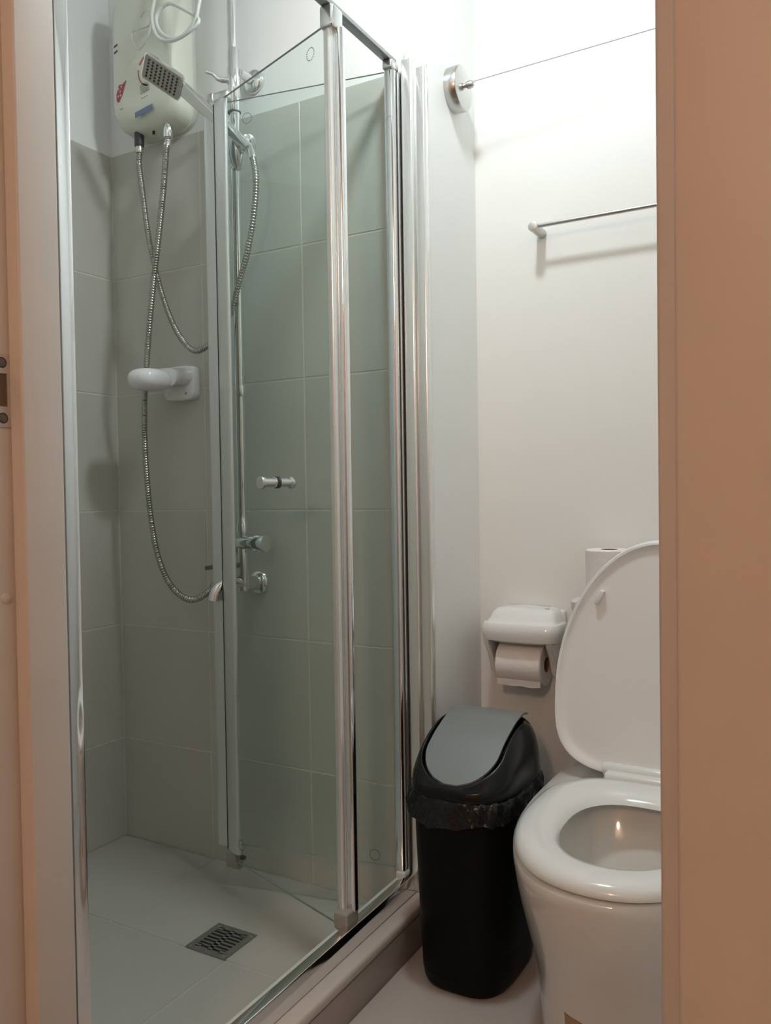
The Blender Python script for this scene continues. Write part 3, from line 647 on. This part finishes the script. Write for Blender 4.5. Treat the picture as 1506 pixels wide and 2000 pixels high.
# lid as a relief over the rim footprint
def lid_h(x, y):
    """x,y relative to centre"""
    yy = (y+.140)/.28                                  # 0 front .. 1 back
    if yy < .62: a = math.sin(PI/2*max(0, yy+.02)/.64)  # side profile of the dome
    else: a = math.cos((yy-.62)/.38*.85)
    return .014+.096*a
def smst(e0, e1, v):
    u = min(1, max(0, (v-e0)/(e1-e0))); return u*u*(3-2*u)
HXB, HYB = .104, .143
def in_open(x, y):
    """signed distance-ish to the U-shaped opening, positive inside"""
    w_ = .078; yc = -.066; r = .066
    if y > yc: d = w_-abs(x)
    else: d = w_-math.hypot(x, (y-yc)*w_/r)
    return min(d, .075-y)
t = B(); nS, nT = 70, 200; grid = []
def lidpt(s, th):
    c, q = math.cos(th), math.sin(th); p = 3.2
    ex, ey = sgn(c)*abs(c)**(2/p), sgn(q)*abs(q)**(2/p)
    x, y = HXB*s*ex, HYB*s*ey
    edge = (1-s**7)**.55 if s < 1 else 0
    h = .012+(lid_h(x, y)-.012)*edge
    o = in_open(x, y); h -= .022*smst(-.004, .004, o)*smst(0, .3, edge) - .0035*math.exp(-((o+.008)/.006)**2)
    return Vector((BX+x, BY+y, .346+h))
for i in range(nS+1):
    s = (i/nS)**.8 if i else .004
    grid.append([lidpt(s, 2*PI*k/nT) for k in range(nT)])
rings = grid[:]
rings.append(superring(BX, BY, .346, HXB+.0015, HYB+.0015, 3.2, nT)); rings.append(superring(BX, BY, .340, HXB+.001, HYB+.001, 3.2, nT)); rings.append(superring(BX, BY, .339, HXB-.004, HYB-.004, 3.2, nT))
loft(t, rings, True, True); obj('bin_lid', t, M_['blacklid'], bn, smooth=75)
# flap: arched plate in the opening, slightly tipped so the rear edge stands up
t = B(); rows_ = []
nu, nv = 30, 24
for j in range(nu+1):
    y = -.129+(.086+.129)*j/nu
    yc = -.066; r = .066
    hw_ = .0735 if y > yc else .0735*math.sqrt(max(0.0, 1-((y-yc)/(r-.002))**2))
    hw_ = max(hw_, .004)
    row = []
    for i in range(nv+1):
        x = -hw_+2*hw_*i/nv
        lift = .015*smst(-.02, .08, y)
        row.append(Vector((BX+x, BY+y, .346+lid_h(0, y)-.0075+lift+.0*x)))
    rows_.append(row)
vv = [[t.verts.new(p) for p in r] for r in rows_]
for a, b in zip(vv, vv[1:]):
    for i in range(nv): t.faces.new((a[i], a[i+1], b[i+1], b[i]))
bmesh.ops.remove_doubles(t, verts=t.verts, dist=.00002)
ret = bmesh.ops.extrude_face_region(t, geom=list(t.faces)); bmesh.ops.translate(t, vec=(0, 0, -.004), verts=[v for v in ret['geom'] if isinstance(v, bmesh.types.BMVert)])
obj('swing_flap', t, M_['flap'], bn, label='matt silver grey swing flap')
# bin liner folded over the rim
t = B(); rings = []; nT = 260; rnd = random.Random(3)
ph1 = [rnd.uniform(0, 6.28) for _ in range(12)]
for k, (z, ex) in enumerate(((.344, .000), (.341, .003), (.335, .005), (.326, .007), (.317, .008), (.308, .009), (.303, .009), (.298, .010))):
    ring = []
    for i in range(nT):
        th = 2*PI*i/nT; c, q = math.cos(th), math.sin(th); p = 3.2
        wv = (.0016*math.sin(17*th+ph1[0]+k*.5)+.0013*math.sin(31*th+ph1[1]-k*.8)+.0010*math.sin(53*th+ph1[2]+k*1.3))*min(1, k/2)
        e = ex+wv+(.010*math.exp(-((th-PI-.25)/.22)**2))*(k > 0)
        zz = z+(.006*math.sin(3*th+ph1[3])+.004*math.sin(7*th+ph1[4]))*(k/7)**2+.0012*math.sin(23*th+k)
        ring.append(Vector((BX+(.1015+e)*sgn(c)*abs(c)**(2/p), BY+(.1405+e)*sgn(q)*abs(q)**(2/p), zz)))
    rings.append(ring)
loft(t, rings, False, False)
finish(obj('bin_bag', t, M_['bag'], origin=(BX, BY, .31), smooth=80), label='crinkled black bag edge folded over the rim of the bin', cat='bag')

# ------------------------------------------------------------------ lamps
lp = empty('ceiling_lamp', (LAMP_POS[0], LAMP_POS[1], ZC), 'round white ceiling lamp with domed diffuser over the bathroom', 'lamp')
t = B(); lathe(t, (LAMP_POS[0], LAMP_POS[1], ZC-.0005), (0, 0, -1), [(0, .085), (.076, .085), (.0795, .080), (.0795, .001)], 40); obj('lamp_base', t, M_['plastic'], lp)
t = B(); lathe(t, LAMP_POS, (0, 0, -1), [(0, .062), (.010, .061), (.020, .054), (.028, .040), (.033, .020), (.034, .002)], 40); obj('diffuser', t, M_['globe'], lp)
lp = empty('hall_lamp', (HALL_POS[0], HALL_POS[1], ZC), 'round globe lamp hanging from the hall ceiling', 'lamp')
t = B(); lathe(t, (HALL_POS[0], HALL_POS[1], ZC), (0, 0, -1), [(0, .09), (.02, .088), (.03, .04), (.17, .035)], 32); obj('lamp_base', t, M_['plastic'], lp)
t = B(); bmesh.ops.create_uvsphere(t, u_segments=32, v_segments=16, radius=.11); bmesh.ops.translate(t, vec=HALL_POS, verts=t.verts); obj('bulb', t, M_['hallglobe'], lp)
